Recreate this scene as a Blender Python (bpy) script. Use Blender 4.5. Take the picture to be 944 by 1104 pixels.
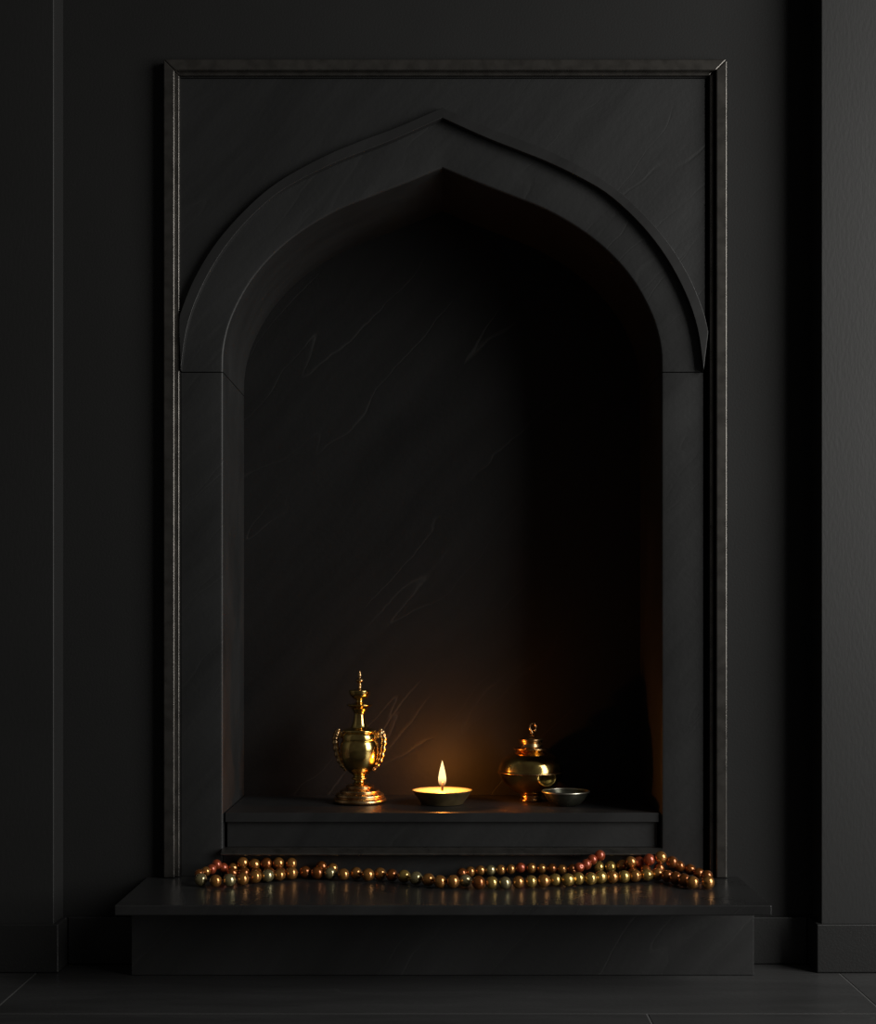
import bpy, bmesh, math, random
from mathutils import Vector, Matrix

for o in list(bpy.data.objects):
    bpy.data.objects.remove(o, do_unlink=True)
S = bpy.context.scene
C = S.collection
random.seed(7)

# ------------------------------------------------------------------ camera
K = 0.000625          # metres per pixel per metre of distance (focal length 1600 px at 944 wide)
CAM = 2.0             # distance from camera to the main wall (y = 0)
EYE = 0.463
CX, HY = 476.5, 668.0
cam_d = bpy.data.cameras.new('camera')
cam = bpy.data.objects.new('camera', cam_d)
C.objects.link(cam)
cam.location = (0, -CAM, EYE)
cam.rotation_euler = (math.radians(90), 0, 0)
cam_d.sensor_fit = 'HORIZONTAL'
cam_d.sensor_width = 36
cam_d.lens = 36 * 1600 / 944
cam_d.shift_x = -4.5 / 944
cam_d.shift_y = 116 / 944
cam_d.clip_start = 0.01
S.camera = cam

# ------------------------------------------------------------------ world, lights, exposure
w = bpy.data.worlds.new('world'); S.world = w
w.use_nodes = True
w.node_tree.nodes['Background'].inputs[0].default_value = (1.0, 0.97, 0.92, 1)
w.node_tree.nodes['Background'].inputs[1].default_value = 0.030
S.view_settings.view_transform = 'Standard'
S.view_settings.look = 'None'
S.view_settings.gamma = 1
S.view_settings.exposure = 0
S.view_settings.use_curve_mapping = False


def area(name, loc, aim, sx, sy, power, col):
    d = bpy.data.lights.new(name, 'AREA')
    d.shape = 'RECTANGLE'; d.size = sx; d.size_y = sy; d.energy = power; d.color = col
    o = bpy.data.objects.new(name, d); C.objects.link(o)
    o.location = loc
    o.rotation_euler = (Vector(aim) - Vector(loc)).to_track_quat('-Z', 'Y').to_euler()
    return o


area('window_daylight', (1.87, -1.15, 1.10), (0.0, 0.0, 0.68), 1.15, 1.75, 42.0, (1.0, 0.985, 0.95))


# ------------------------------------------------------------------ materials
def new_mat(name):
    m = bpy.data.materials.new(name); m.use_nodes = True
    nt = m.node_tree
    return m, nt, nt.nodes['Principled BSDF']


def ramp(nt, src, p0, p1, c0, c1):
    r = nt.nodes.new('ShaderNodeValToRGB')
    r.color_ramp.elements[0].position = p0; r.color_ramp.elements[1].position = p1
    r.color_ramp.elements[0].color = c0; r.color_ramp.elements[1].color = c1
    nt.links.new(src, r.inputs[0])
    return r


def g(v):
    return (v, v, v, 1)


def stone(name, base, rough, vein=1.0, bump=0.15, tint=(1, 1, 1), vein_col=1.9, spec=0.5, turn=0.85):
    """dark slate: cloudy tone, thin diagonal cracks with paler flecks, faint honing texture"""
    m, nt, b = new_mat(name)
    N, L = nt.nodes, nt.links
    tc = N.new('ShaderNodeTexCoord')
    geo = N.new('ShaderNodeNewGeometry')
    pos = geo.outputs['Position']
    # long diagonal coordinates
    mp = N.new('ShaderNodeMapping'); mp.inputs['Rotation'].default_value = (0, turn, 0)
    mp.inputs['Scale'].default_value = (1, 1, 1)
    nw = N.new('ShaderNodeTexNoise'); nw.inputs['Scale'].default_value = 5.0; nw.inputs['Detail'].default_value = 4
    L.new(pos, nw.inputs['Vector'])
    wv = N.new('ShaderNodeVectorMath'); wv.operation = 'MULTIPLY_ADD'; wv.inputs[1].default_value = (.05, .05, .05)
    L.new(nw.outputs['Color'], wv.inputs[0]); L.new(pos, wv.inputs[2])
    L.new(wv.outputs[0], mp.inputs[0])
    mp2 = N.new('ShaderNodeMapping'); mp2.inputs['Scale'].default_value = (0.13, 1, 1.15)
    L.new(mp.outputs[0], mp2.inputs[0])
    n1 = N.new('ShaderNodeTexNoise'); n1.inputs['Scale'].default_value = 3.2; n1.inputs['Detail'].default_value = 3.5
    n1.inputs['Roughness'].default_value = 0.42; n1.inputs['Distortion'].default_value = 0.15
    L.new(mp2.outputs[0], n1.inputs['Vector'])
    ab = N.new('ShaderNodeMath'); ab.operation = 'SUBTRACT'; ab.inputs[1].default_value = 0.5
    L.new(n1.outputs[0], ab.inputs[0])
    ab2 = N.new('ShaderNodeMath'); ab2.operation = 'ABSOLUTE'; L.new(ab.outputs[0], ab2.inputs[0])
    line1 = ramp(nt, ab2.outputs[0], 0.0, 0.0036, g(1), g(0))
    n1b = N.new('ShaderNodeTexNoise'); n1b.inputs['Scale'].default_value = 7.5; n1b.inputs['Detail'].default_value = 2.5
    L.new(mp2.outputs[0], n1b.inputs['Vector'])
    sb = N.new('ShaderNodeMath'); sb.operation = 'SUBTRACT'; sb.inputs[1].default_value = 0.47
    L.new(n1b.outputs[0], sb.inputs[0])
    sb2 = N.new('ShaderNodeMath'); sb2.operation = 'ABSOLUTE'; L.new(sb.outputs[0], sb2.inputs[0])
    line2 = ramp(nt, sb2.outputs[0], 0.0, 0.0048, g(.75), g(0))
    line = N.new('ShaderNodeMath'); line.operation = 'MAXIMUM'
    L.new(line1.outputs[0], line.inputs[0]); L.new(line2.outputs[0], line.inputs[1])
    # break the lines up
    n2 = N.new('ShaderNodeTexNoise'); n2.inputs['Scale'].default_value = 6; n2.inputs['Detail'].default_value = 3
    L.new(pos, n2.inputs['Vector'])
    brk = ramp(nt, n2.outputs[0], 0.44, 0.60, g(0), g(1))
    lm = N.new('ShaderNodeMath'); lm.operation = 'MULTIPLY'
    L.new(line.outputs[0], lm.inputs[0]); L.new(brk.outputs[0], lm.inputs[1])
    # cloudy tone
    n3 = N.new('ShaderNodeTexNoise'); n3.inputs['Scale'].default_value = 9; n3.inputs['Detail'].default_value = 8
    n3.inputs['Roughness'].default_value = 0.65
    L.new(mp2.outputs[0], n3.inputs['Vector'])
    cl = ramp(nt, n3.outputs[0], 0.3, 0.75,
              (base * .62 * tint[0], base * .62 * tint[1], base * .62 * tint[2], 1),
              (base * 1.42 * tint[0], base * 1.42 * tint[1], base * 1.42 * tint[2], 1))
    mx = N.new('ShaderNodeMix'); mx.data_type = 'RGBA'
    vm = N.new('ShaderNodeMath'); vm.operation = 'MULTIPLY'; vm.inputs[1].default_value = 0.8 * vein
    L.new(lm.outputs[0], vm.inputs[0])
    L.new(vm.outputs[0], mx.inputs[0]); L.new(cl.outputs[0], mx.inputs[6])
    mx.inputs[7].default_value = (base * vein_col * tint[0], base * vein_col * tint[1], base * vein_col * tint[2] * .95, 1)
    L.new(mx.outputs[2], b.inputs['Base Color'])
    rr = ramp(nt, n3.outputs[0], 0.2, 0.8, g(rough - .05), g(rough + .07))
    L.new(rr.outputs[0], b.inputs['Roughness'])
    b.inputs['Specular IOR Level'].default_value = spec
    # bump: cracks sink, fine grain
    n4 = N.new('ShaderNodeTexNoise'); n4.inputs['Scale'].default_value = 160; n4.inputs['Detail'].default_value = 4
    L.new(pos, n4.inputs['Vector'])
    h1 = N.new('ShaderNodeMath'); h1.operation = 'MULTIPLY'; h1.inputs[1].default_value = -1.6 * vein
    L.new(lm.outputs[0], h1.inputs[0])
    h2 = N.new('ShaderNodeMath'); h2.operation = 'MULTIPLY_ADD'; h2.inputs[1].default_value = 0.35
    L.new(n4.outputs[0], h2.inputs[0]); L.new(h1.outputs[0], h2.inputs[2])
    h3 = N.new('ShaderNodeMath'); h3.operation = 'MULTIPLY_ADD'; h3.inputs[1].default_value = 0.9
    L.new(n3.outputs[0], h3.inputs[0]); L.new(h2.outputs[0], h3.inputs[2])
    bp = N.new('ShaderNodeBump'); bp.inputs['Strength'].default_value = bump; bp.inputs['Distance'].default_value = 0.004
    L.new(h3.outputs[0], bp.inputs['Height']); L.new(bp.outputs[0], b.inputs['Normal'])
    return m


def paint(name, base, rough, grain=350, bump=0.12, stretch=(1, 1, 1), spec=0.5):
    m, nt, b = new_mat(name)
    N, L = nt.nodes, nt.links
    geo = N.new('ShaderNodeNewGeometry')
    mp = N.new('ShaderNodeMapping'); mp.inputs['Scale'].default_value = stretch
    L.new(geo.outputs['Position'], mp.inputs[0])
    n = N.new('ShaderNodeTexNoise'); n.inputs['Scale'].default_value = grain; n.inputs['Detail'].default_value = 5
    L.new(mp.outputs[0], n.inputs['Vector'])
    n2 = N.new('ShaderNodeTexNoise'); n2.inputs['Scale'].default_value = 4; n2.inputs['Detail'].default_value = 5
    L.new(geo.outputs['Position'], n2.inputs['Vector'])
    c = ramp(nt, n2.outputs[0], 0.3, 0.7, (base * .9, base * .9, base * .88, 1), (base * 1.1, base * 1.1, base * 1.08, 1))
    L.new(c.outputs[0], b.inputs['Base Color'])
    b.inputs['Roughness'].default_value = rough
    b.inputs['Specular IOR Level'].default_value = spec
    bp = N.new('ShaderNodeBump'); bp.inputs['Strength'].default_value = bump; bp.inputs['Distance'].default_value = 0.002
    L.new(n.outputs[0], bp.inputs['Height']); L.new(bp.outputs[0], b.inputs['Normal'])
    return m


def metal(name, col, rough, scratch=0.06, metallic=1.0, patina=None):
    m, nt, b = new_mat(name)
    N, L = nt.nodes, nt.links
    tc = N.new('ShaderNodeTexCoord')
    n = N.new('ShaderNodeTexNoise'); n.inputs['Scale'].default_value = 60; n.inputs['Detail'].default_value = 5
    L.new(tc.outputs['Object'], n.inputs['Vector'])
    r = ramp(nt, n.outputs[0], 0.3, 0.75, g(max(rough - scratch, 0.02)), g(rough + scratch))
    L.new(r.outputs[0], b.inputs['Roughness'])
    p = patina or tuple(c * .72 for c in col)
    cr = ramp(nt, n.outputs[0], 0.35, 0.6, (*p, 1), (*col, 1))
    L.new(cr.outputs[0], b.inputs['Base Color'])
    b.inputs['Metallic'].default_value = metallic
    return m


M = {}
M['wall'] = paint('black_wall_paint', 0.0175, 0.7, spec=.3)
M['pier'] = paint('black_pier_plaster', 0.020, 0.52, grain=260, bump=0.09, stretch=(1, 1, .35))
M['baseboard'] = paint('black_baseboard_stone', 0.016, 0.45)
M['floor'] = stone('black_floor_stone', 0.050, 0.36, vein=.5, bump=.2, turn=0.0)
M['grout'] = paint('floor_joint', 0.14, 0.8)
M['stone'] = stone('black_slate', 0.0175, 0.50, vein=.3, bump=.12, tint=(.98, 1, 1))
M['stone_back'] = stone('veined_black_slate', 0.0105, 0.55, vein=1.0, bump=.15, vein_col=3.0, spec=.25)
M['moulding'] = stone('black_moulding_stone', 0.022, 0.38, vein=0, bump=.05)
M['slab'] = stone('honed_black_slab', 0.024, 0.28, vein=.3, bump=.03)
M['shelf'] = stone('honed_black_shelf', 0.022, 0.40, vein=.3, bump=.05)
M['plinth'] = stone('black_plinth_stone', 0.028, 0.5, vein=.5, bump=.09)
M['frame'] = metal('dark_bronze_frame', (0.15, 0.14, 0.127), 0.28, .01, metallic=0.8)
M['brass'] = metal('polished_brass', (0.88, 0.64, 0.20), 0.16, .05, patina=(.62, .38, .13))
M['brass_ornament'] = metal('worn_brass', (0.80, 0.52, 0.25), 0.27, .06, patina=(.45, .24, .1))
M['lamp'] = metal('dark_bronze_lamp', (0.26, 0.19, 0.09), 0.42, .07, metallic=.8)
M['dish'] = metal('dull_dark_pewter', (0.20, 0.20, 0.15), 0.28, .07, metallic=.9)
M['dish_rim'] = metal('bright_dish_rim', (0.85, 0.80, 0.65), 0.32, .05)


# ------------------------------------------------------------------ geometry helpers
def WX(px, d=0.0): return (px - CX) * K * (CAM + d)
def WZ(py, d=0.0): return EYE - (py - HY) * K * (CAM + d)


def obj(name, bm, mat, parent=None, bevel=0.0, seg=3, smooth=None, angle=35):
    bmesh.ops.recalc_face_normals(bm, faces=bm.faces[:])
    me = bpy.data.meshes.new(name); bm.to_mesh(me); bm.free()
    o = bpy.data.objects.new(name, me); C.objects.link(o)
    me.materials.append(M[mat] if isinstance(mat, str) else mat)
    if parent is not None:
        o.parent = parent
        off = Vector((0, 0, 0)); q_ = parent
        while q_ is not None:
            off += q_.location; q_ = q_.parent
        me.transform(Matrix.Translation(-off))
    else:                                   # origin at the middle of the base
        xs = [v.co.x for v in me.vertices]; ys = [v.co.y for v in me.vertices]; zs = [v.co.z for v in me.vertices]
        c = Vector(((min(xs) + max(xs)) / 2, (min(ys) + max(ys)) / 2, min(zs)))
        me.transform(Matrix.Translation(-c)); o.location = c
    if bevel:
        for p in me.polygons: p.use_smooth = True
        md = o.modifiers.new('bevel', 'BEVEL'); md.width = bevel; md.segments = seg
        md.limit_method = 'ANGLE'; md.angle_limit = math.radians(angle); md.harden_normals = True
    elif smooth:
        for p in me.polygons: p.use_smooth = True
        me.set_sharp_from_angle(angle=math.radians(smooth))
    return o


def structure(o):
    o['kind'] = 'structure'
    return o


def thing(name, label, cat, loc, group=None):
    o = bpy.data.objects.new(name, None); C.objects.link(o)
    o.empty_display_size = 0.05
    o.location = loc; o['label'] = label; o['category'] = cat
    if group: o['group'] = group
    bpy.context.view_layer.update()
    return o


def box(bm, x0, x1, y0, y1, z0, z1):
    v = [bm.verts.new((x, y, z)) for x in (x0, x1) for y in (y0, y1) for z in (z0, z1)]
    for f in ((0, 1, 3, 2), (4, 6, 7, 5), (0, 4, 5, 1), (2, 3, 7, 6), (0, 2, 6, 4), (1, 5, 7, 3)):
        bm.faces.new([v[i] for i in f])
    return bm


def boxm(*a): return box(bmesh.new(), *a)


def prism(bm, front, back):
    """closed prism between two matching point loops"""
    a = [bm.verts.new(p) for p in front]; b = [bm.verts.new(p) for p in back]
    n = len(a)
    bm.faces.new(a); bm.faces.new(b[::-1])
    for i in range(n):
        j = (i + 1) % n
        bm.faces.new((a[i], b[i], b[j], a[j]))
    return bm


def loft(bm, rows, closed_section=True, caps=True):
    """rows: list of sections (lists of points); joins successive sections"""
    R = [[bm.verts.new(p) for p in r] for r in rows]
    n = len(R[0])
    for a, b in zip(R, R[1:]):
        for i in range(n if closed_section else n - 1):
            j = (i + 1) % n
            bm.faces.new((a[i], a[j], b[j], b[i]))
    if caps and closed_section:
        bm.faces.new(R[0][::-1]); bm.faces.new(R[-1])
    return bm


def catmull(pts, n):
    """n extra points per span through 2-D / 3-D points"""
    P = [Vector(p) for p in pts]; out = []
    for i in range(len(P) - 1):
        p0 = P[i - 1] if i else P[i] * 2 - P[i + 1]
        p1, p2 = P[i], P[i + 1]
        p3 = P[i + 2] if i + 2 < len(P) else P[i + 1] * 2 - P[i]
        for k in range(n):
            t = k / n
            out.append(.5 * ((2 * p1) + (p2 - p0) * t + (2 * p0 - 5 * p1 + 4 * p2 - p3) * t * t + (3 * p1 - p0 - 3 * p2 + p3) * t ** 3))
    out.append(P[-1])
    return out


def resample(pts, n):
    d = [0]
    for a, b in zip(pts, pts[1:]): d.append(d[-1] + (b - a).length)
    out = []; j = 0
    for i in range(n):
        t = d[-1] * i / (n - 1)
        while j < len(d) - 2 and d[j + 1] < t: j += 1
        f = (t - d[j]) / max(d[j + 1] - d[j], 1e-9)
        out.append(pts[j].lerp(pts[j + 1], f))
    return out


def lathe(bm, prof, c, seg=56, close_ends=True):
    """prof: (radius, z) from bottom to top, turned about the vertical through c"""
    rings = []
    for r, z in prof:
        if r < 1e-6:
            rings.append([bm.verts.new((c[0], c[1], c[2] + z))])
        else:
            rings.append([bm.verts.new((c[0] + r * math.cos(2 * math.pi * i / seg), c[1] + r * math.sin(2 * math.pi * i / seg), c[2] + z)) for i in range(seg)])
    for a, b in zip(rings, rings[1:]):
        if len(a) == 1 and len(b) == 1: continue
        for i in range(seg):
            j = (i + 1) % seg
            if len(a) == 1: bm.faces.new((a[0], b[i], b[j]))
            elif len(b) == 1: bm.faces.new((a[i], b[0], a[j]))
            else: bm.faces.new((a[i], b[i], b[j], a[j]))
    if close_ends:
        for r in (rings[0], rings[-1]):
            if len(r) > 1: bm.faces.new(r)
    return bm


def tube(bm, pts, rad, seg=12, closed=False):
    """tube along 3-D points, rad a number or list"""
    P = [Vector(p) for p in pts]; n = len(P); rings = []
    up = Vector((0, 1, 0.0))
    for i, p in enumerate(P):
        if closed: t = P[(i + 1) % n] - P[i - 1]
        else: t = P[min(i + 1, n - 1)] - P[max(i - 1, 0)]
        t.normalize()
        u = up - t * up.dot(t)
        if u.length < 1e-4: u = Vector((1, 0, 0)) - t * t.x
        u.normalize(); up = u; v = t.cross(u)
        r = rad[i] if isinstance(rad, (list, tuple)) else rad
        rings.append([bm.verts.new(p + u * r * math.cos(2 * math.pi * k / seg) + v * r * math.sin(2 * math.pi * k / seg)) for k in range(seg)])
    m = n if closed else n - 1
    for i in range(m):
        a, b = rings[i], rings[(i + 1) % n]
        for k in range(seg):
            bm.faces.new((a[k], a[(k + 1) % seg], b[(k + 1) % seg], b[k]))
    if not closed:
        bm.faces.new(rings[0][::-1]); bm.faces.new(rings[-1])
    return bm


# ------------------------------------------------------------------ room shell
NX0, NX1 = WX(194), WX(766)          # surround stones span, wall hole behind them
TOPZ = 1.75
SL_TOP = 0.1165                       # step slab top
HOLE_TOP = WZ(84)
bm = bmesh.new()
box(bm, -1.6, NX0, 0.0, 0.30, 0.0, TOPZ)
box(bm, NX1, 1.6, 0.0, 0.30, 0.0, TOPZ)
box(bm, NX0, NX1, 0.0, 0.30, HOLE_TOP, TOPZ)
box(bm, NX0, NX1, 0.0, 0.30, 0.0, SL_TOP)
bmesh.ops.remove_doubles(bm, verts=bm.verts[:], dist=1e-5)
structure(obj('wall_back', bm, 'wall'))

PL = WX(58, -.05); PR = WX(885, -.05)
structure(obj('wall_left', boxm(-1.6, PL, -.05, -.0005, 0.0, TOPZ), 'pier', bevel=.0015))
structure(obj('wall_right', boxm(PR, 1.6, -.05, -.0005, 0.0, TOPZ), 'pier', bevel=.0015))

BZ = 0.064; BT = 0.007


def baseboard(name, pts):
    """pts: plan outline of the front face line (x, y); extruded BT thick behind it"""
    bm = bmesh.new()
    n = len(pts)
    back = []
    for i, p in enumerate(pts):
        dirs = []
        if i: dirs.append((Vector(pts[i]) - Vector(pts[i - 1])).normalized())
        if i < n - 1: dirs.append((Vector(pts[i + 1]) - Vector(pts[i])).normalized())
        off = Vector((0, 0))
        for d in dirs:
            nrm = Vector((-d.y, d.x))
            if off.dot(nrm) < 0.5: off += nrm
        back.append(Vector(p) + off * BT)
    loop = [(*p, 0.0005) for p in pts] + [(b.x, b.y, 0.0005) for b in back[::-1]]
    prism(bm, loop, [(x, y, BZ) for x, y, z in loop])
    return structure(obj(name, bm, 'baseboard', bevel=.0018))


e = .0006
baseboard('baseboard_left', [(-1.6, -.05 - BT - e), (PL + BT + e, -.05 - BT - e), (PL + BT + e, -e * 2 - BT)])
baseboard('baseboard_right', [(PR - BT - e, -BT - 2 * e), (PR - BT - e, -.05 - BT - e), (1.6, -.05 - BT - e)])
PLX0, PLX1 = WX(141.5, -.07), WX(812.5, -.07)      # plinth sides
bm = bmesh.new()
box(bm, PL + BT + e, PLX0 - .001, -BT - e, -e, .0005, BZ - .0005)
structure(obj('baseboard_back', bm, 'baseboard', bevel=.0015))
bm = bmesh.new()
box(bm, PLX1 + .001, PR - BT - e, -BT - e, -e, .0005, BZ - .0005)
structure(obj('baseboard_back.001', bm, 'baseboard', bevel=.0015))

# floor: large stone tiles with narrow joints
bm = bmesh.new()
JG = .0009
XL, XR, XM = -.531, .520, .2405
YJ = -.256
tiles = [(-1.6, XL, YJ, 0.3), (XL, XR, YJ, 0.3), (XR, 1.6, YJ, 0.3),
         (-1.6, -.81, YJ - 1.05, YJ), (-.81, XM, YJ - 1.05, YJ), (XM, 1.29, YJ - 1.05, YJ), (1.29, 1.6, YJ - 1.05, YJ),
         (-1.6, XL, YJ - 2.6, YJ - 1.05), (XL, XR, YJ - 2.6, YJ - 1.05), (XR, 1.6, YJ - 2.6, YJ - 1.05)]
for x0, x1, y0, y1 in tiles:
    box(bm, x0 + JG, x1 - JG, y0 + JG, y1 - JG, -.02, 0.0)
fl = structure(obj('floor', bm, 'floor', bevel=.0009, seg=2))
obj('grout', boxm(-1.6, 1.6, YJ - 2.6, .3, -.03, -.0006), 'grout', fl)

# ------------------------------------------------------------------ stepped ledge
SLF = -.200                            # front of slab
led = thing('stone_step', 'wide black stone ledge on a low plinth carrying the string of beads', 'ledge', (0, -.1, 0))
SX0, SX1 = WX(123, SLF), WX(832, SLF)
obj('slab', boxm(SX0, SX1, SLF, -.0008, SL_TOP - .0128, SL_TOP), 'slab', led, bevel=.0018)
obj('plinth', boxm(PLX0, PLX1, -.07, -.0008, .0004, SL_TOP - .0130), 'plinth', led, bevel=.0010)

# ------------------------------------------------------------------ arched surround
ND = 0.215                             # depth of the niche
JZ = WZ(401)
inner_px = [(240, 401), (241, 375), (248, 346), (262, 316), (279, 291), (302, 267), (330, 245.5), (363, 226.5), (397, 212.5), (437, 197), (476.5, 180.5)]
mold_in_px = [(196, 401), (202, 358), (214, 321), (235, 281), (262, 245.5), (296, 213.5), (326, 195), (363, 177), (397, 163.5), (431, 150), (476.5, 129.5)]
mold_out_px = [(191, 360), (196, 338), (211, 301), (235, 262), (268.5, 224.6), (302, 197), (350, 170.5), (390.5, 153.5), (428, 139.5), (476.5, 118.5)]


def half(px, n):
    pts = [Vector((WX(x), 0, WZ(y))) for x, y in px]
    return resample(catmull(pts, 8), n)


def full(px, n):
    h = half(px, n)
    return h + [Vector((-p.x, p.y, p.z)) for p in h[-2::-1]]


sur = thing('niche_surround', 'pointed-arch wall niche of black stone inside a slim rectangular frame', 'niche', (0, .0, SL_TOP))

NA = 40
A_in = full(inner_px, NA); A_out = full(mold_in_px, NA)
XA = WX(195)                          # outer edge of the stones at the frame
ch = .0042                            # softened arris of the opening


def arch_section(i):
    p = A_in[i]; q = A_out[i]
    d = (q - p).normalized()
    # slightly under the moulding
    q2 = q + d * .004
    q2.x = max(min(q2.x, -XA), XA)
    f = .0025
    return [p + Vector((0, ND, 0)), p + Vector((0, f + ch, 0)), p + d * ch * .12 + Vector((0, f + ch * .45, 0)),
            p + d * ch * .45 + Vector((0, f + ch * .12, 0)), p + d * ch + Vector((0, f, 0)),
            q2 + Vector((0, f, 0)), q2 + Vector((0, ND, 0))]


rows = [arch_section(i) for i in range(len(A_in))]
for r in (rows[0], rows[-1]):
    for p in r: p.z = JZ + .0007
bm = loft(bmesh.new(), rows)
obj('arch_stone', bm, 'stone', sur, smooth=28)

for s in (-1, 1):
    xi = A_in[0].x
    sec = [(xi, ND), (xi, .0025 + ch), (xi - ch * .12, .0025 + ch * .45), (xi - ch * .45, .0025 + ch * .12), (xi - ch, .0025), (XA, .0025), (XA, ND)]
    sec = [(-s * x, y) for x, y in sec]
    bm = prism(bmesh.new(), [(x, y, SL_TOP + .0004) for x, y in sec], [(x, y, JZ - .0007) for x, y in sec])
    obj('jamb', bm, 'stone', sur, smooth=28)

# spandrel panel between the arch and the frame
TOP = WZ(85)
O = full(mold_out_px, NA)
bm = bmesh.new()
rows = []
XO = WX(193.5)
pts = [Vector((max(min(p.x, -XO), XO), 0, p.z - .004)) for p in O]
rows = [[(p.x, 0, p.z), (p.x, 0, TOP), (p.x, .02, TOP), (p.x, .02, p.z)] for p in pts]
rows = [r for i, r in enumerate(rows) if i == 0 or abs(r[0][0] - rows[i - 1][0][0]) > 1e-5]
loft(bm, rows)
obj('spandrel_panel', bm, 'stone', sur)

# hood moulding round the arch
MI = full(mold_in_px, NA)
bm = bmesh.new()
rows = []
for a, b in zip(MI, O):
    a = a.copy(); b = b.copy()
    for p in (a, b): p.x = max(min(p.x, .3585), -.3528)
    rows.append([a + Vector((0, .004, 0)), a + Vector((0, -.0095, 0)), b + Vector((0, -.0095, 0)), b + Vector((0, .002, 0))])
loft(bm, rows)
obj('hood_moulding', bm, 'moulding', sur, bevel=.0018, seg=3)

# back panel and niche floor bed
bm = boxm(NX0 + .002, NX1 - .002, ND + .0005, ND + .02, SL_TOP + .001, HOLE_TOP - .02)
obj('back_panel', bm, 'stone_back', sur)

# sill rail under the opening: sloping top that catches the lamp
SZ0, SZ1 = WZ(922.5, -.012), WZ(915.5, -.004)
xi = A_in[0].x - .001
prof = [(-.0120, SZ0), (-.0132, SZ0 + .0012), (-.0132, SZ0 + .0030), (-.0045, SZ1), (.020, SZ1), (.020, SZ0)]
bm = prism(bmesh.new(), [(xi, y, z) for y, z in prof], [(-xi, y, z) for y, z in prof])
obj('sill', bm, 'frame', sur, bevel=.0008, seg=2)
bm = boxm(A_in[0].x + .0004, -A_in[0].x - .0004, .003, .02, SL_TOP + .0006, SZ0 - .0002)
obj('apron', bm, 'stone', sur)

# frame: outer bar and inner bead, mitred
FX0, FX1, FT = WX(176, -.014), WX(783.8, -.014), WZ(63.5, -.014)
FW = 12.0 * K * (CAM - .014)
GX0, GX1, GT = WX(189.5), WX(768.5), WZ(78.5)
GW = 4.6 * K * CAM


def stile(bm, xo, xi, zt_o, zt_i, zb, y0, y1):
    loop = [(xo, zb), (xi, zb), (xi, zt_i), (xo, zt_o)]
    return prism(bm, [(x, y0, z) for x, z in loop], [(x, y1, z) for x, z in loop])


def rail(bm, x0, x1, wdt, zt, y0, y1):
    loop = [(x0, zt), (x1, zt), (x1 - wdt, zt - wdt), (x0 + wdt, zt - wdt)]
    return prism(bm, [(x, y0, z) for x, z in loop], [(x, y1, z) for x, z in loop])


fb = SL_TOP + .0005
obj('frame_stile', stile(bmesh.new(), FX0, FX0 + FW, FT, FT - FW, fb, -.014, -.0004), 'frame', sur, bevel=.0020)
obj('frame_stile', stile(bmesh.new(), FX1, FX1 - FW, FT, FT - FW, fb, -.014, -.0004), 'frame', sur, bevel=.0020)
obj('frame_rail', rail(bmesh.new(), FX0, FX1, FW, FT, -.014, -.0004), 'frame', sur, bevel=.0020)
obj('inner_bead', stile(bmesh.new(), GX0, GX0 + GW, GT, GT - GW, fb, -.006, .0022), 'frame', sur, bevel=.0016)
obj('inner_bead', stile(bmesh.new(), GX1, GX1 - GW, GT, GT - GW, fb, -.006, .0022), 'frame', sur, bevel=.0016)
obj('inner_bead', rail(bmesh.new(), GX0, GX1, GW, GT, -.006, .0022), 'frame', sur, bevel=.0016)

# ------------------------------------------------------------------ shelf in the niche
SHZ = 0.2015
SHF = .008
shx = -A_in[0].x - .0022
she = thing('niche_shelf', 'black stone shelf inside the niche carrying the lamp and brass vessels', 'shelf', (0, .1, SZ1))
obj('shelf_slab', boxm(-shx, shx, SHF, ND - .0005, SHZ - .0125, SHZ), 'shelf', she, bevel=.0005)
obj('riser', boxm(-shx + .0018, shx - .0018, SHF + .006, ND - .001, SZ1 + .0003, SHZ - .0127), 'stone', she, bevel=.0006)


def on(px, py, zs):
    """point of a horizontal surface at height zs seen at that pixel"""
    d = (EYE - zs) / (K * (py - HY)) - CAM
    return Vector((WX(px, d), d, zs)), K * (CAM + d)


# ------------------------------------------------------------------ brass urn
p0, u = on(387.6, 865.2, SHZ + .0003)
urn = thing('brass_urn', 'tall two-handled polished brass urn with a tiered finial, left of the lamp', 'urn', p0)
q = u / 6.49 * 1.0


def prof_px(pts, yb, unit):
    return [(r * unit, (yb - y) * unit) for r, y in pts]


def soft(prof, n=4):
    v = catmull([(r, z, 0) for r, z in prof], n)
    return [(max(p.x, 0), p.y) for p in v]


YB = 1007
base = [(0, 1006), (168, 1007), (184, 1001), (188, 988), (180, 974), (166, 968), (170, 960), (168, 948), (155, 940), (136, 934), (140, 926), (134, 916), (112, 908), (96, 900), (98, 892), (84, 882), (60, 874), (0, 874)]
bm = lathe(bmesh.new(), [(0, 0)] + soft(prof_px(base[1:-1], YB, q), 3) + [(0, (YB - 874) * q)], p0)
foot = obj('foot', bm, 'brass_ornament', urn, smooth=70)
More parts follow.
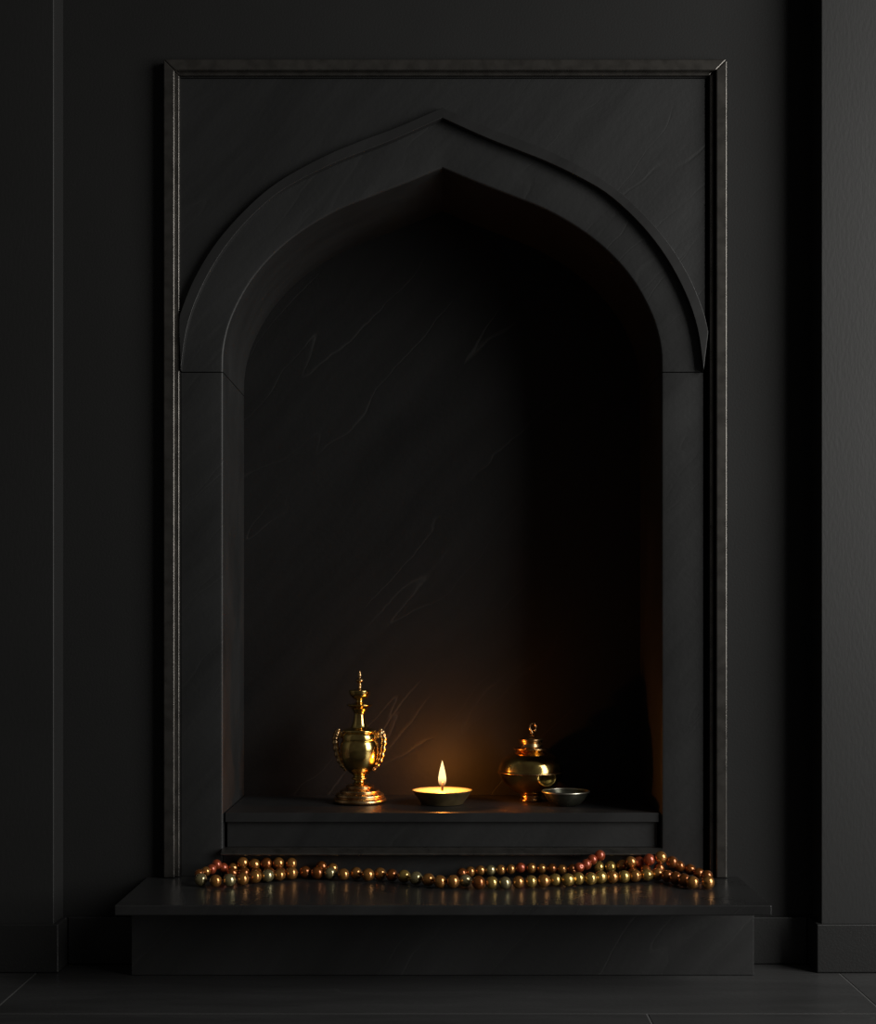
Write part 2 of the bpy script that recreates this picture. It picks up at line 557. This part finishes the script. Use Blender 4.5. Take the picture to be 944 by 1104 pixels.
# lobes chased round the foot
bm = bmesh.new()
for i in range(22):
    a = 2 * math.pi * i / 22
    mtx = Matrix.Translation(p0 + Vector((150 * q * math.cos(a), 150 * q * math.sin(a), (YB - 948) * q))) @ Matrix.Rotation(a, 4, 'Z') @ Matrix.Diagonal((15 * q, 17 * q, 11 * q, 1))
    bmesh.ops.create_uvsphere(bm, u_segments=10, v_segments=7, radius=1, matrix=mtx)
obj('gadroon_band', bm, 'brass_ornament', foot, smooth=180)
stem = [(58, 880), (44, 868), (36, 858), (40, 848), (54, 842), (56, 834), (44, 826), (44, 816), (60, 806)]
bm = lathe(bmesh.new(), soft(prof_px(stem, YB, q), 3), p0)
obj('stem', bm, 'brass', urn, smooth=70)
body = [(40, 818), (64, 803), (92, 778), (116, 740), (130, 700), (137, 655), (137, 615), (132, 590), (126, 575), (121, 570), (123, 563), (122, 540), (115, 524), (108, 518), (116, 512), (117, 502), (108, 494), (84, 488), (64, 482)]
bm = lathe(bmesh.new(), soft(prof_px(body, YB, q), 4), p0, seg=72)
obj('bowl', bm, 'brass', urn, smooth=70)
neck = [(66, 486), (58, 474), (48, 448), (41, 415), (38, 388), (42, 376), (50, 362), (60, 346), (82, 332), (90, 324), (86, 319), (62, 315), (34, 308), (26, 300), (26, 290), (40, 282), (58, 268), (70, 250), (74, 236), (76, 226), (70, 220), (46, 216), (20, 211), (12, 204)]
bm = lathe(bmesh.new(), soft(prof_px(neck, YB, q), 3), p0)
obj('neck', bm, 'brass', urn, smooth=70)
fin = [(13, 208), (11, 196), (14, 184), (11, 172), (20, 164), (28, 156), (27, 147), (16, 140), (9, 132), (12, 122), (11, 110), (7, 98), (4, 88), (0, 82)]
bm = lathe(bmesh.new(), soft(prof_px(fin, YB, q), 3), p0, seg=32)
obj('finial', bm, 'brass_ornament', urn, smooth=70)
for s in (-1, 1):
    hp = [(92, 780), (122, 748), (146, 706), (160, 655), (168, 600), (170, 560), (160, 530), (146, 522), (138, 532), (142, 550)]
    hv = catmull([(s * x * q + p0.x, p0.y, p0.z + (YB - y) * q) for x, y in hp], 5)
    rad = [q * (13 + 9 * min(1, i / 22) + 3.8 * math.sin(i * 1.55)) for i in range(len(hv))]
    bm = tube(bmesh.new(), hv, rad, 10)
    h = obj('handle', bm, 'brass_ornament', urn, smooth=180)
    bm = bmesh.new()       # scrolled leaf on top of each handle
    for (x, y, r) in ((160, 512, 17), (172, 532, 15), (148, 500, 13), (176, 556, 13), (124, 532, 12), (108, 528, 12)):
        bmesh.ops.create_uvsphere(bm, u_segments=12, v_segments=8, radius=r * q, matrix=Matrix.Translation(Vector((s * x * q + p0.x, p0.y, p0.z + (YB - y) * q))))
    obj('scroll_leaf', bm, 'brass_ornament', h, smooth=180)

# ------------------------------------------------------------------ oil lamp
p1, u = on(476.6, 866.6, SHZ + .0003)
lam = thing('oil_lamp', 'shallow dark bronze oil lamp burning with a single flame', 'lamp', p1)
dp = [(0, 0), (21, 0), (22.5, .5), (23.2, 1.8), (25.5, 5.0), (28.4, 9.0), (31.2, 13.0), (32.5, 14.6), (32.5, 15.1), (31.9, 15.2), (30.4, 13.6), (27.6, 9.8), (24.5, 5.5), (22, 2.6), (0, 2.0)]
bm = lathe(bmesh.new(), [(r * u, z * u) for r, z in dp], p1, seg=96)
obj('dish', bm, 'lamp', lam, smooth=40)
m, nt, b = new_mat('lamp_wax')
b.inputs['Base Color'].default_value = (0.52, 0.60, 0.42, 1); b.inputs['Roughness'].default_value = 0.35
b.inputs['Subsurface Weight'].default_value = 0.5; b.inputs['Subsurface Radius'].default_value = (.008, .004, .001)
b.inputs['Subsurface Scale'].default_value = 1.0
M['wax'] = m
bm = lathe(bmesh.new(), [(0, 3 * u), (22 * u, 3 * u), (30.6 * u, 13.7 * u), (31.7 * u, 14.7 * u), (29.5 * u, 14.4 * u), (4 * u, 13.7 * u), (2 * u, 13.9 * u), (0, 14.0 * u)], p1, seg=96)
obj('wax', bm, 'wax', lam, smooth=60)
m, nt, b = new_mat('charred_wick')
b.inputs['Base Color'].default_value = (0.025, 0.010, 0.005, 1); b.inputs['Roughness'].default_value = .9
M['wick'] = m
wk = [p1 + Vector((x * u, 0, z * u)) for x, z in ((-.2, 13.0), (-.1, 15.5), (.1, 17.5), (.4, 20.5), (.8, 23.5))]
bm = tube(bmesh.new(), catmull(wk, 4), [u * (1.6 - .03 * i) for i in range(17)], 10)
wick = obj('wick', bm, 'wick', lam, smooth=180)
m = bpy.data.materials.new('flame'); m.use_nodes = True
nt = m.node_tree; nt.nodes.clear()
out = nt.nodes.new('ShaderNodeOutputMaterial'); add = nt.nodes.new('ShaderNodeAddShader')
tr = nt.nodes.new('ShaderNodeBsdfTransparent'); em = nt.nodes.new('ShaderNodeEmission')
tc = nt.nodes.new('ShaderNodeTexCoord'); sp = nt.nodes.new('ShaderNodeSeparateXYZ')
nt.links.new(tc.outputs['Generated'], sp.inputs[0])
fr = ramp(nt, sp.outputs[2], 0.0, 0.32, (0.9, .42, .12, 1), (1.0, .70, .30, 1))
fs = ramp(nt, sp.outputs[2], 0.02, 0.30, g(.06), g(1))
mm = nt.nodes.new('ShaderNodeMath'); mm.operation = 'MULTIPLY'; mm.inputs[1].default_value = 1.0
nt.links.new(fs.outputs[0], mm.inputs[0]); nt.links.new(mm.outputs[0], em.inputs[1])
nt.links.new(fr.outputs[0], em.inputs[0])
nt.links.new(tr.outputs[0], add.inputs[0]); nt.links.new(em.outputs[0], add.inputs[1]); nt.links.new(add.outputs[0], out.inputs[0])
M['flame'] = m
FZ = 19.0
fp = [(0, 0), (2.2, .6), (3.6, 2.8), (4.2, 6), (4.1, 9.5), (3.5, 13.5), (2.6, 18), (1.6, 22), (.7, 25.5), (0, 28)]
bm = lathe(bmesh.new(), [(r * u, (z + FZ) * u) for r, z in soft(fp, 3)], p1, seg=32)
fl_o = obj('flame', bm, 'flame', lam, smooth=180)
fl_o['label'] = 'bright yellow teardrop flame'
ld = bpy.data.lights.new('flame_light', 'POINT'); ld.energy = 0.57; ld.color = (1.0, .31, .04); ld.shadow_soft_size = .004
lo = bpy.data.objects.new('flame_light', ld); C.objects.link(lo); lo.parent = lam
lo.location = (0, 0, (FZ + 8.3) * u)

# ------------------------------------------------------------------ lidded pot
p2, u = on(572.3, 863.2, SHZ + .0003)
pot = thing('lidded_brass_pot', 'round brass pot with a stepped lid and ring finial, right of the lamp', 'pot', p2)
q = u / 7.26
YB = 682
ft = [(0, 682), (84, 682), (90, 676), (88, 668), (78, 662), (76, 654), (84, 646), (82, 636), (92, 622)]
bm = lathe(bmesh.new(), [(0, 0)] + soft(prof_px(ft[1:], YB, q), 3), p2)
obj('foot', bm, 'brass_ornament', pot, smooth=70)
bd = [(84, 630), (126, 610), (172, 576), (212, 540), (241, 500), (252, 470), (254, 464), (257, 459), (258, 453), (256, 447), (253, 443), (251, 425), (245, 400), (232, 372), (208, 346), (175, 324), (140, 307), (112, 295), (98, 286)]
bm = lathe(bmesh.new(), soft(prof_px(bd, YB, q), 4), p2, seg=80)
obj('belly', bm, 'brass', pot, smooth=50)
ld_ = [(96, 290), (112, 286), (132, 280), (138, 272), (130, 266), (104, 262), (92, 258), (88, 244), (84, 232), (90, 222), (94, 210), (98, 202), (92, 195), (70, 189), (52, 178), (30, 168), (12, 163), (0, 162)]
bm = lathe(bmesh.new(), soft(prof_px(ld_, YB, q), 3), p2, seg=64)
lid = obj('lid', bm, 'brass_ornament', pot, smooth=50)
rg = [p2 + Vector((254 * q * math.cos(2 * math.pi * i / 96), 254 * q * math.sin(2 * math.pi * i / 96), (YB - 455) * q)) for i in range(96)]
obj('ridge_band', tube(bmesh.new(), rg, 7 * q, 10, closed=True), 'brass_ornament', pot, smooth=180)
ring = []
for i in range(26):
    a = math.radians(-120 - i * 11.5)
    ring.append(p2 + Vector(((14 + 24 * math.cos(a)) * q, 0, (YB - 108 + 30 * math.sin(a)) * q)))
ring = [p2 + Vector((2 * q, 0, (YB - 160) * q)), p2 + Vector((6 * q, 0, (YB - 148) * q))] + ring
rr = [q * (12 if i < 2 else 8.5 - .05 * i) for i in range(len(ring))]
bm = tube(bmesh.new(), ring, rr, 10)
bmesh.ops.create_uvsphere(bm, u_segments=12, v_segments=8, radius=13 * q, matrix=Matrix.Translation(ring[-1]))
obj('ring_finial', bm, 'brass_ornament', lid, smooth=180)

# ------------------------------------------------------------------ small dish
p3, u = on(609.6, 868.0, SHZ + .0003)
dsh = thing('small_dish', 'small dull metal dish in front of the lidded brass pot', 'dish', p3)
dp = [(0, 0), (13, 0), (14, .7), (16.5, 2.2), (20.5, 6.5), (23.0, 11), (24.0, 14), (22.9, 14), (21.6, 11), (19, 6.8), (15, 3), (0, 2)]
bm = lathe(bmesh.new(), [(r * u, z * u) for r, z in dp], p3, seg=72)
obj('bowl', bm, 'dish', dsh, smooth=40)
rim = [p3 + Vector((24.9 * u * math.cos(2 * math.pi * i / 96), 24.9 * u * math.sin(2 * math.pi * i / 96), 14.8 * u)) for i in range(96)]
bm = tube(bmesh.new(), rim, 1.15 * u, 10, closed=True)
rm = obj('rim', bm, 'dish_rim', dsh, smooth=180)
rm['label'] = 'bright pale metal rim'

# ------------------------------------------------------------------ string of beads
def pearl(name, col, dark, rough=.17, met=.75):
    m, nt, b = new_mat(name)
    N, L = nt.nodes, nt.links
    tc = N.new('ShaderNodeTexCoord'); oi = N.new('ShaderNodeObjectInfo')
    ad = N.new('ShaderNodeVectorMath'); ad.operation = 'ADD'
    sc = N.new('ShaderNodeVectorMath'); sc.operation = 'SCALE'; sc.inputs[3].default_value = 10
    cb = N.new('ShaderNodeCombineXYZ'); L.new(oi.outputs['Random'], cb.inputs[0]); L.new(oi.outputs['Random'], cb.inputs[2])
    L.new(cb.outputs[0], sc.inputs[0]); L.new(tc.outputs['Object'], ad.inputs[0]); L.new(sc.outputs[0], ad.inputs[1])
    n = N.new('ShaderNodeTexNoise'); n.inputs['Scale'].default_value = 130; n.inputs['Detail'].default_value = 4; n.inputs['Distortion'].default_value = .6
    L.new(ad.outputs[0], n.inputs['Vector'])
    r = ramp(nt, n.outputs[0], .36, .62, (*dark, 1), (*col, 1))
    L.new(r.outputs[0], b.inputs['Base Color'])
    b.inputs['Metallic'].default_value = met; b.inputs['Roughness'].default_value = rough
    b.inputs['Coat Weight'].default_value = .9; b.inputs['Coat Roughness'].default_value = .1
    return m


M['gold'] = pearl('pale_gold_pearl', (.78, .52, .14), (.50, .29, .06))
M['olive'] = pearl('silvery_olive_pearl', (.66, .55, .28), (.34, .27, .10))
M['copper'] = pearl('copper_gold_pearl', (.76, .36, .09), (.46, .16, .03))
M['amber'] = pearl('amber_brown_pearl', (.52, .17, .03), (.24, .06, .012), rough=.22)
M['red'] = pearl('rust_red_pearl', (.56, .11, .035), (.30, .05, .02), rough=.3, met=.45)
BEAD_LABEL = {'gold': 'pale gold bead', 'olive': 'silvery olive bead', 'copper': 'coppery gold bead', 'amber': 'dark amber bead', 'red': 'rust red bead'}

f4 = lambda L: [(190 + x / 4.72, 900 + y / 4.72, c) for x, y, c in L]
f5 = lambda L: [(380 + x / 4.72, 900 + y / 4.72, c) for x, y, c in L]
f6 = lambda L: [(570 + x / 4.29, 900 + y / 4.29, c) for x, y, c in L]
G_, O_, P_, A_, R_ = 'gold', 'olive', 'copper', 'amber', 'red'
front = f4([(125, 230, O_), (200, 237, P_), (270, 232, O_), (338, 227, P_), (402, 215, P_), (465, 210, O_), (525, 205, P_), (585, 197, P_), (655, 192, A_), (718, 195, A_), (782, 198, O_), (850, 203, P_), (915, 198, P_)]) \
    + f5([(78, 205, P_), (140, 200, P_), (200, 207, A_), (262, 213, G_), (322, 222, O_), (385, 230, P_), (447, 240, P_), (508, 240, P_), (572, 235, O_), (640, 245, A_), (708, 245, G_), (775, 247, O_), (843, 243, P_), (908, 240, G_)]) \
    + f6([(68, 215, P_), (125, 210, G_), (180, 210, G_), (230, 205, G_), (280, 205, G_), (333, 198, G_), (388, 197, P_), (440, 195, G_), (492, 192, P_), (543, 188, G_), (592, 184, P_), (640, 193, A_), (680, 203, A_), (718, 212, A_), (757, 222, P_), (828, 222, P_)])
turn_r = f6([(822, 193, A_), (785, 180, A_), (742, 160, A_), (697, 146, A_)])
rear_r = f6([(652, 118, A_), (602, 106, P_), (553, 110, R_), (508, 128, R_), (467, 133, P_), (418, 143, P_), (380, 148, G_), (333, 150, G_)])
turn_l = f4([(118, 205, A_), (152, 186, P_), (182, 172, R_), (208, 158, R_), (245, 165, R_), (287, 163, P_)])
rear_l = f4([(335, 150, P_), (392, 150, P_), (455, 148, A_), (518, 147, P_), (585, 147, P_)])
low_l = f4([(285, 200, A_), (343, 195, A_), (407, 195, A_), (471, 195, A_), (535, 195, A_)])
low_m = f4([(730, 178, A_), (790, 172, P_)])
low_r = f6([(478, 170, A_), (540, 165, A_), (600, 160, A_)])
rear_m = f5([(560, 197, A_), (600, 188, P_), (648, 182, P_), (702, 180, O_), (752, 178, P_), (802, 175, P_), (852, 168, R_), (908, 170, P_)]) \
    + f6([(60, 157, P_), (108, 157, A_), (152, 160, P_), (197, 160, A_)])
tail = f6([(235, 150, R_), (268, 134, R_), (294, 116, R_), (320, 100, R_)])

RW = .0085                             # bead radius in metres
BALLS = []                             # [pos, radius, colour, pixel ray, fixed?]


def put(lst, row, scale=1.0, back=None, rowdepth=None):
    ids = []
    for x, y, c in lst:
        r = RW * scale * random.uniform(.95, 1.04)
        z = SL_TOP + r
        d = (EYE - z) / (K * (y - HY)) - CAM if y > HY else 9
        lim = (-r - .0015) if back is None else back
        d = min(d, lim)
        BALLS.append(dict(d=d, x=x, y=y, r=r, c=c, row=row))
        ids.append(len(BALLS) - 1)
    return ids


def bpos(b):
    return Vector((WX(b['x'], b['d']), b['d'], max(WZ(b['y'], b['d']), SL_TOP + b['r'] * 1.045 + .0001)))


I_front = put(front, 'front')
I_tr = put(turn_r, 'turn', .92)
I_rr = put(rear_r, 'rear', .95)
I_tl = put(turn_l, 'turn', .78)
for i, d in zip(I_tl, (-.062, -.046, -.034, -.024, -.016, -.012)): BALLS[i]['d'] = d
I_rl = put(rear_l, 'rear', .96)
I_ll = put(low_l, 'low', .92, back=-.0245)
I_lm = put(low_m, 'low', .88)
I_lr = put(low_r, 'low', .92, back=-.0245)
I_rm = put(rear_m, 'rear', .84)
I_ta = put(tail, 'tail', .84)
for i, d in zip(I_ta, (-.046, -.037, -.029, -.022)): BALLS[i]['d'] = d
for i in I_front: BALLS[i]['fix'] = 1
# let touching beads settle: slide along the line of sight first, then apart
POS = [bpos(b) for b in BALLS]
for it in range(160):
    for i in range(len(BALLS)):
        for j in range(i + 1, len(BALLS)):
            dv = POS[j] - POS[i]; need = (BALLS[i]['r'] + BALLS[j]['r']) * .985
            L_ = dv.length
            if L_ < need and L_ > 1e-6:
                push = dv * ((need - L_) / L_)
                fi, fj = BALLS[i].get('fix', 0), BALLS[j].get('fix', 0)
                same = fi and fj
                wi = .5 if fi == fj else (.12 if fi else .88)
                POS[i] = POS[i] - push * wi * .7
                POS[j] = POS[j] + push * (1 - wi) * .7
    for i, b in enumerate(BALLS):
        p = POS[i]
        p.z = max(p.z, SL_TOP + b['r'] * 1.045 + .0001)
        lim = -.0012 - b['r'] if p.z + b['r'] < SZ0 - .0005 else -.0136 - b['r']
        p.y = min(p.y, lim)
        home = bpos(b)
        p += (home - p) * .03

gar = thing('bead_garland', 'long looped string of pearly gold, copper and rust beads lying along the ledge', 'beads', (0, -.05, SL_TOP))
BEADMESH = {}


def bead_mesh(kind, var):
    k = (kind, var)
    if k in BEADMESH: return BEADMESH[k]
    sq = (.98, 1.0, .94, .99)[var]
    prof = []
    n = 14
    for i in range(n + 1):
        a = -math.pi / 2 + math.pi * i / n
        r, z = math.cos(a), math.sin(a) * sq
        if r < .16: continue
        prof.append((r ** .92, z))
    prof = [(.10, prof[0][1] + .12)] + prof + [(.10, prof[-1][1] - .12)]
    bm = lathe(bmesh.new(), prof, (0, 0, 0), seg=28)
    rnd = random.Random(var * 7 + 3)
    ph = [rnd.uniform(0, 6.28) for _ in range(3)]
    for v in bm.verts:
        a = math.atan2(v.co.y, v.co.x)
        s = 1 + .025 * math.sin(2 * a + ph[0]) + .018 * math.sin(3 * v.co.z * 2 + ph[1]) * math.cos(a + ph[2])
        v.co.x *= s; v.co.y *= s
    bmesh.ops.recalc_face_normals(bm, faces=bm.faces[:])
    me = bpy.data.meshes.new('bead'); bm.to_mesh(me); bm.free()
    for p in me.polygons: p.use_smooth = True
    me.set_sharp_from_angle(angle=math.radians(65))
    me.materials.append(M[kind])
    BEADMESH[k] = me
    return me


chain = I_rl[::-1] + I_tl[::-1] + I_front + I_tr + I_rr
chain2 = I_rm + I_ta


def tangent(i):
    for ch_ in (chain, chain2, I_ll, I_lr):
        if i in ch_:
            k = ch_.index(i)
            a = POS[ch_[max(k - 1, 0)]]; b_ = POS[ch_[min(k + 1, len(ch_) - 1)]]
            return (b_ - a).normalized()
    return Vector((1, 0, 0))


for i, b in enumerate(BALLS):
    me = bead_mesh(b['c'], random.randrange(4))
    o = bpy.data.objects.new('bead', me); C.objects.link(o)
    o.parent = gar
    o.location = POS[i] - gar.location
    t = tangent(i) + Vector((random.uniform(-.25, .25), random.uniform(-.25, .25), random.uniform(-.25, .25)))
    o.rotation_mode = 'QUATERNION'
    o.rotation_quaternion = t.to_track_quat('Z', 'Y')
    o.scale = (b['r'],) * 3
    o['label'] = BEAD_LABEL[b['c']]
m, nt, b = new_mat('bead_thread')
b.inputs['Base Color'].default_value = (.05, .02, .012, 1); b.inputs['Roughness'].default_value = .8
M['thread'] = m
bm = bmesh.new()
for ch_ in (chain, chain2, I_ll, I_lr):
    tube(bm, catmull([POS[i] for i in ch_], 4), .0009, 6)
obj('thread', bm, 'thread', gar, smooth=180)
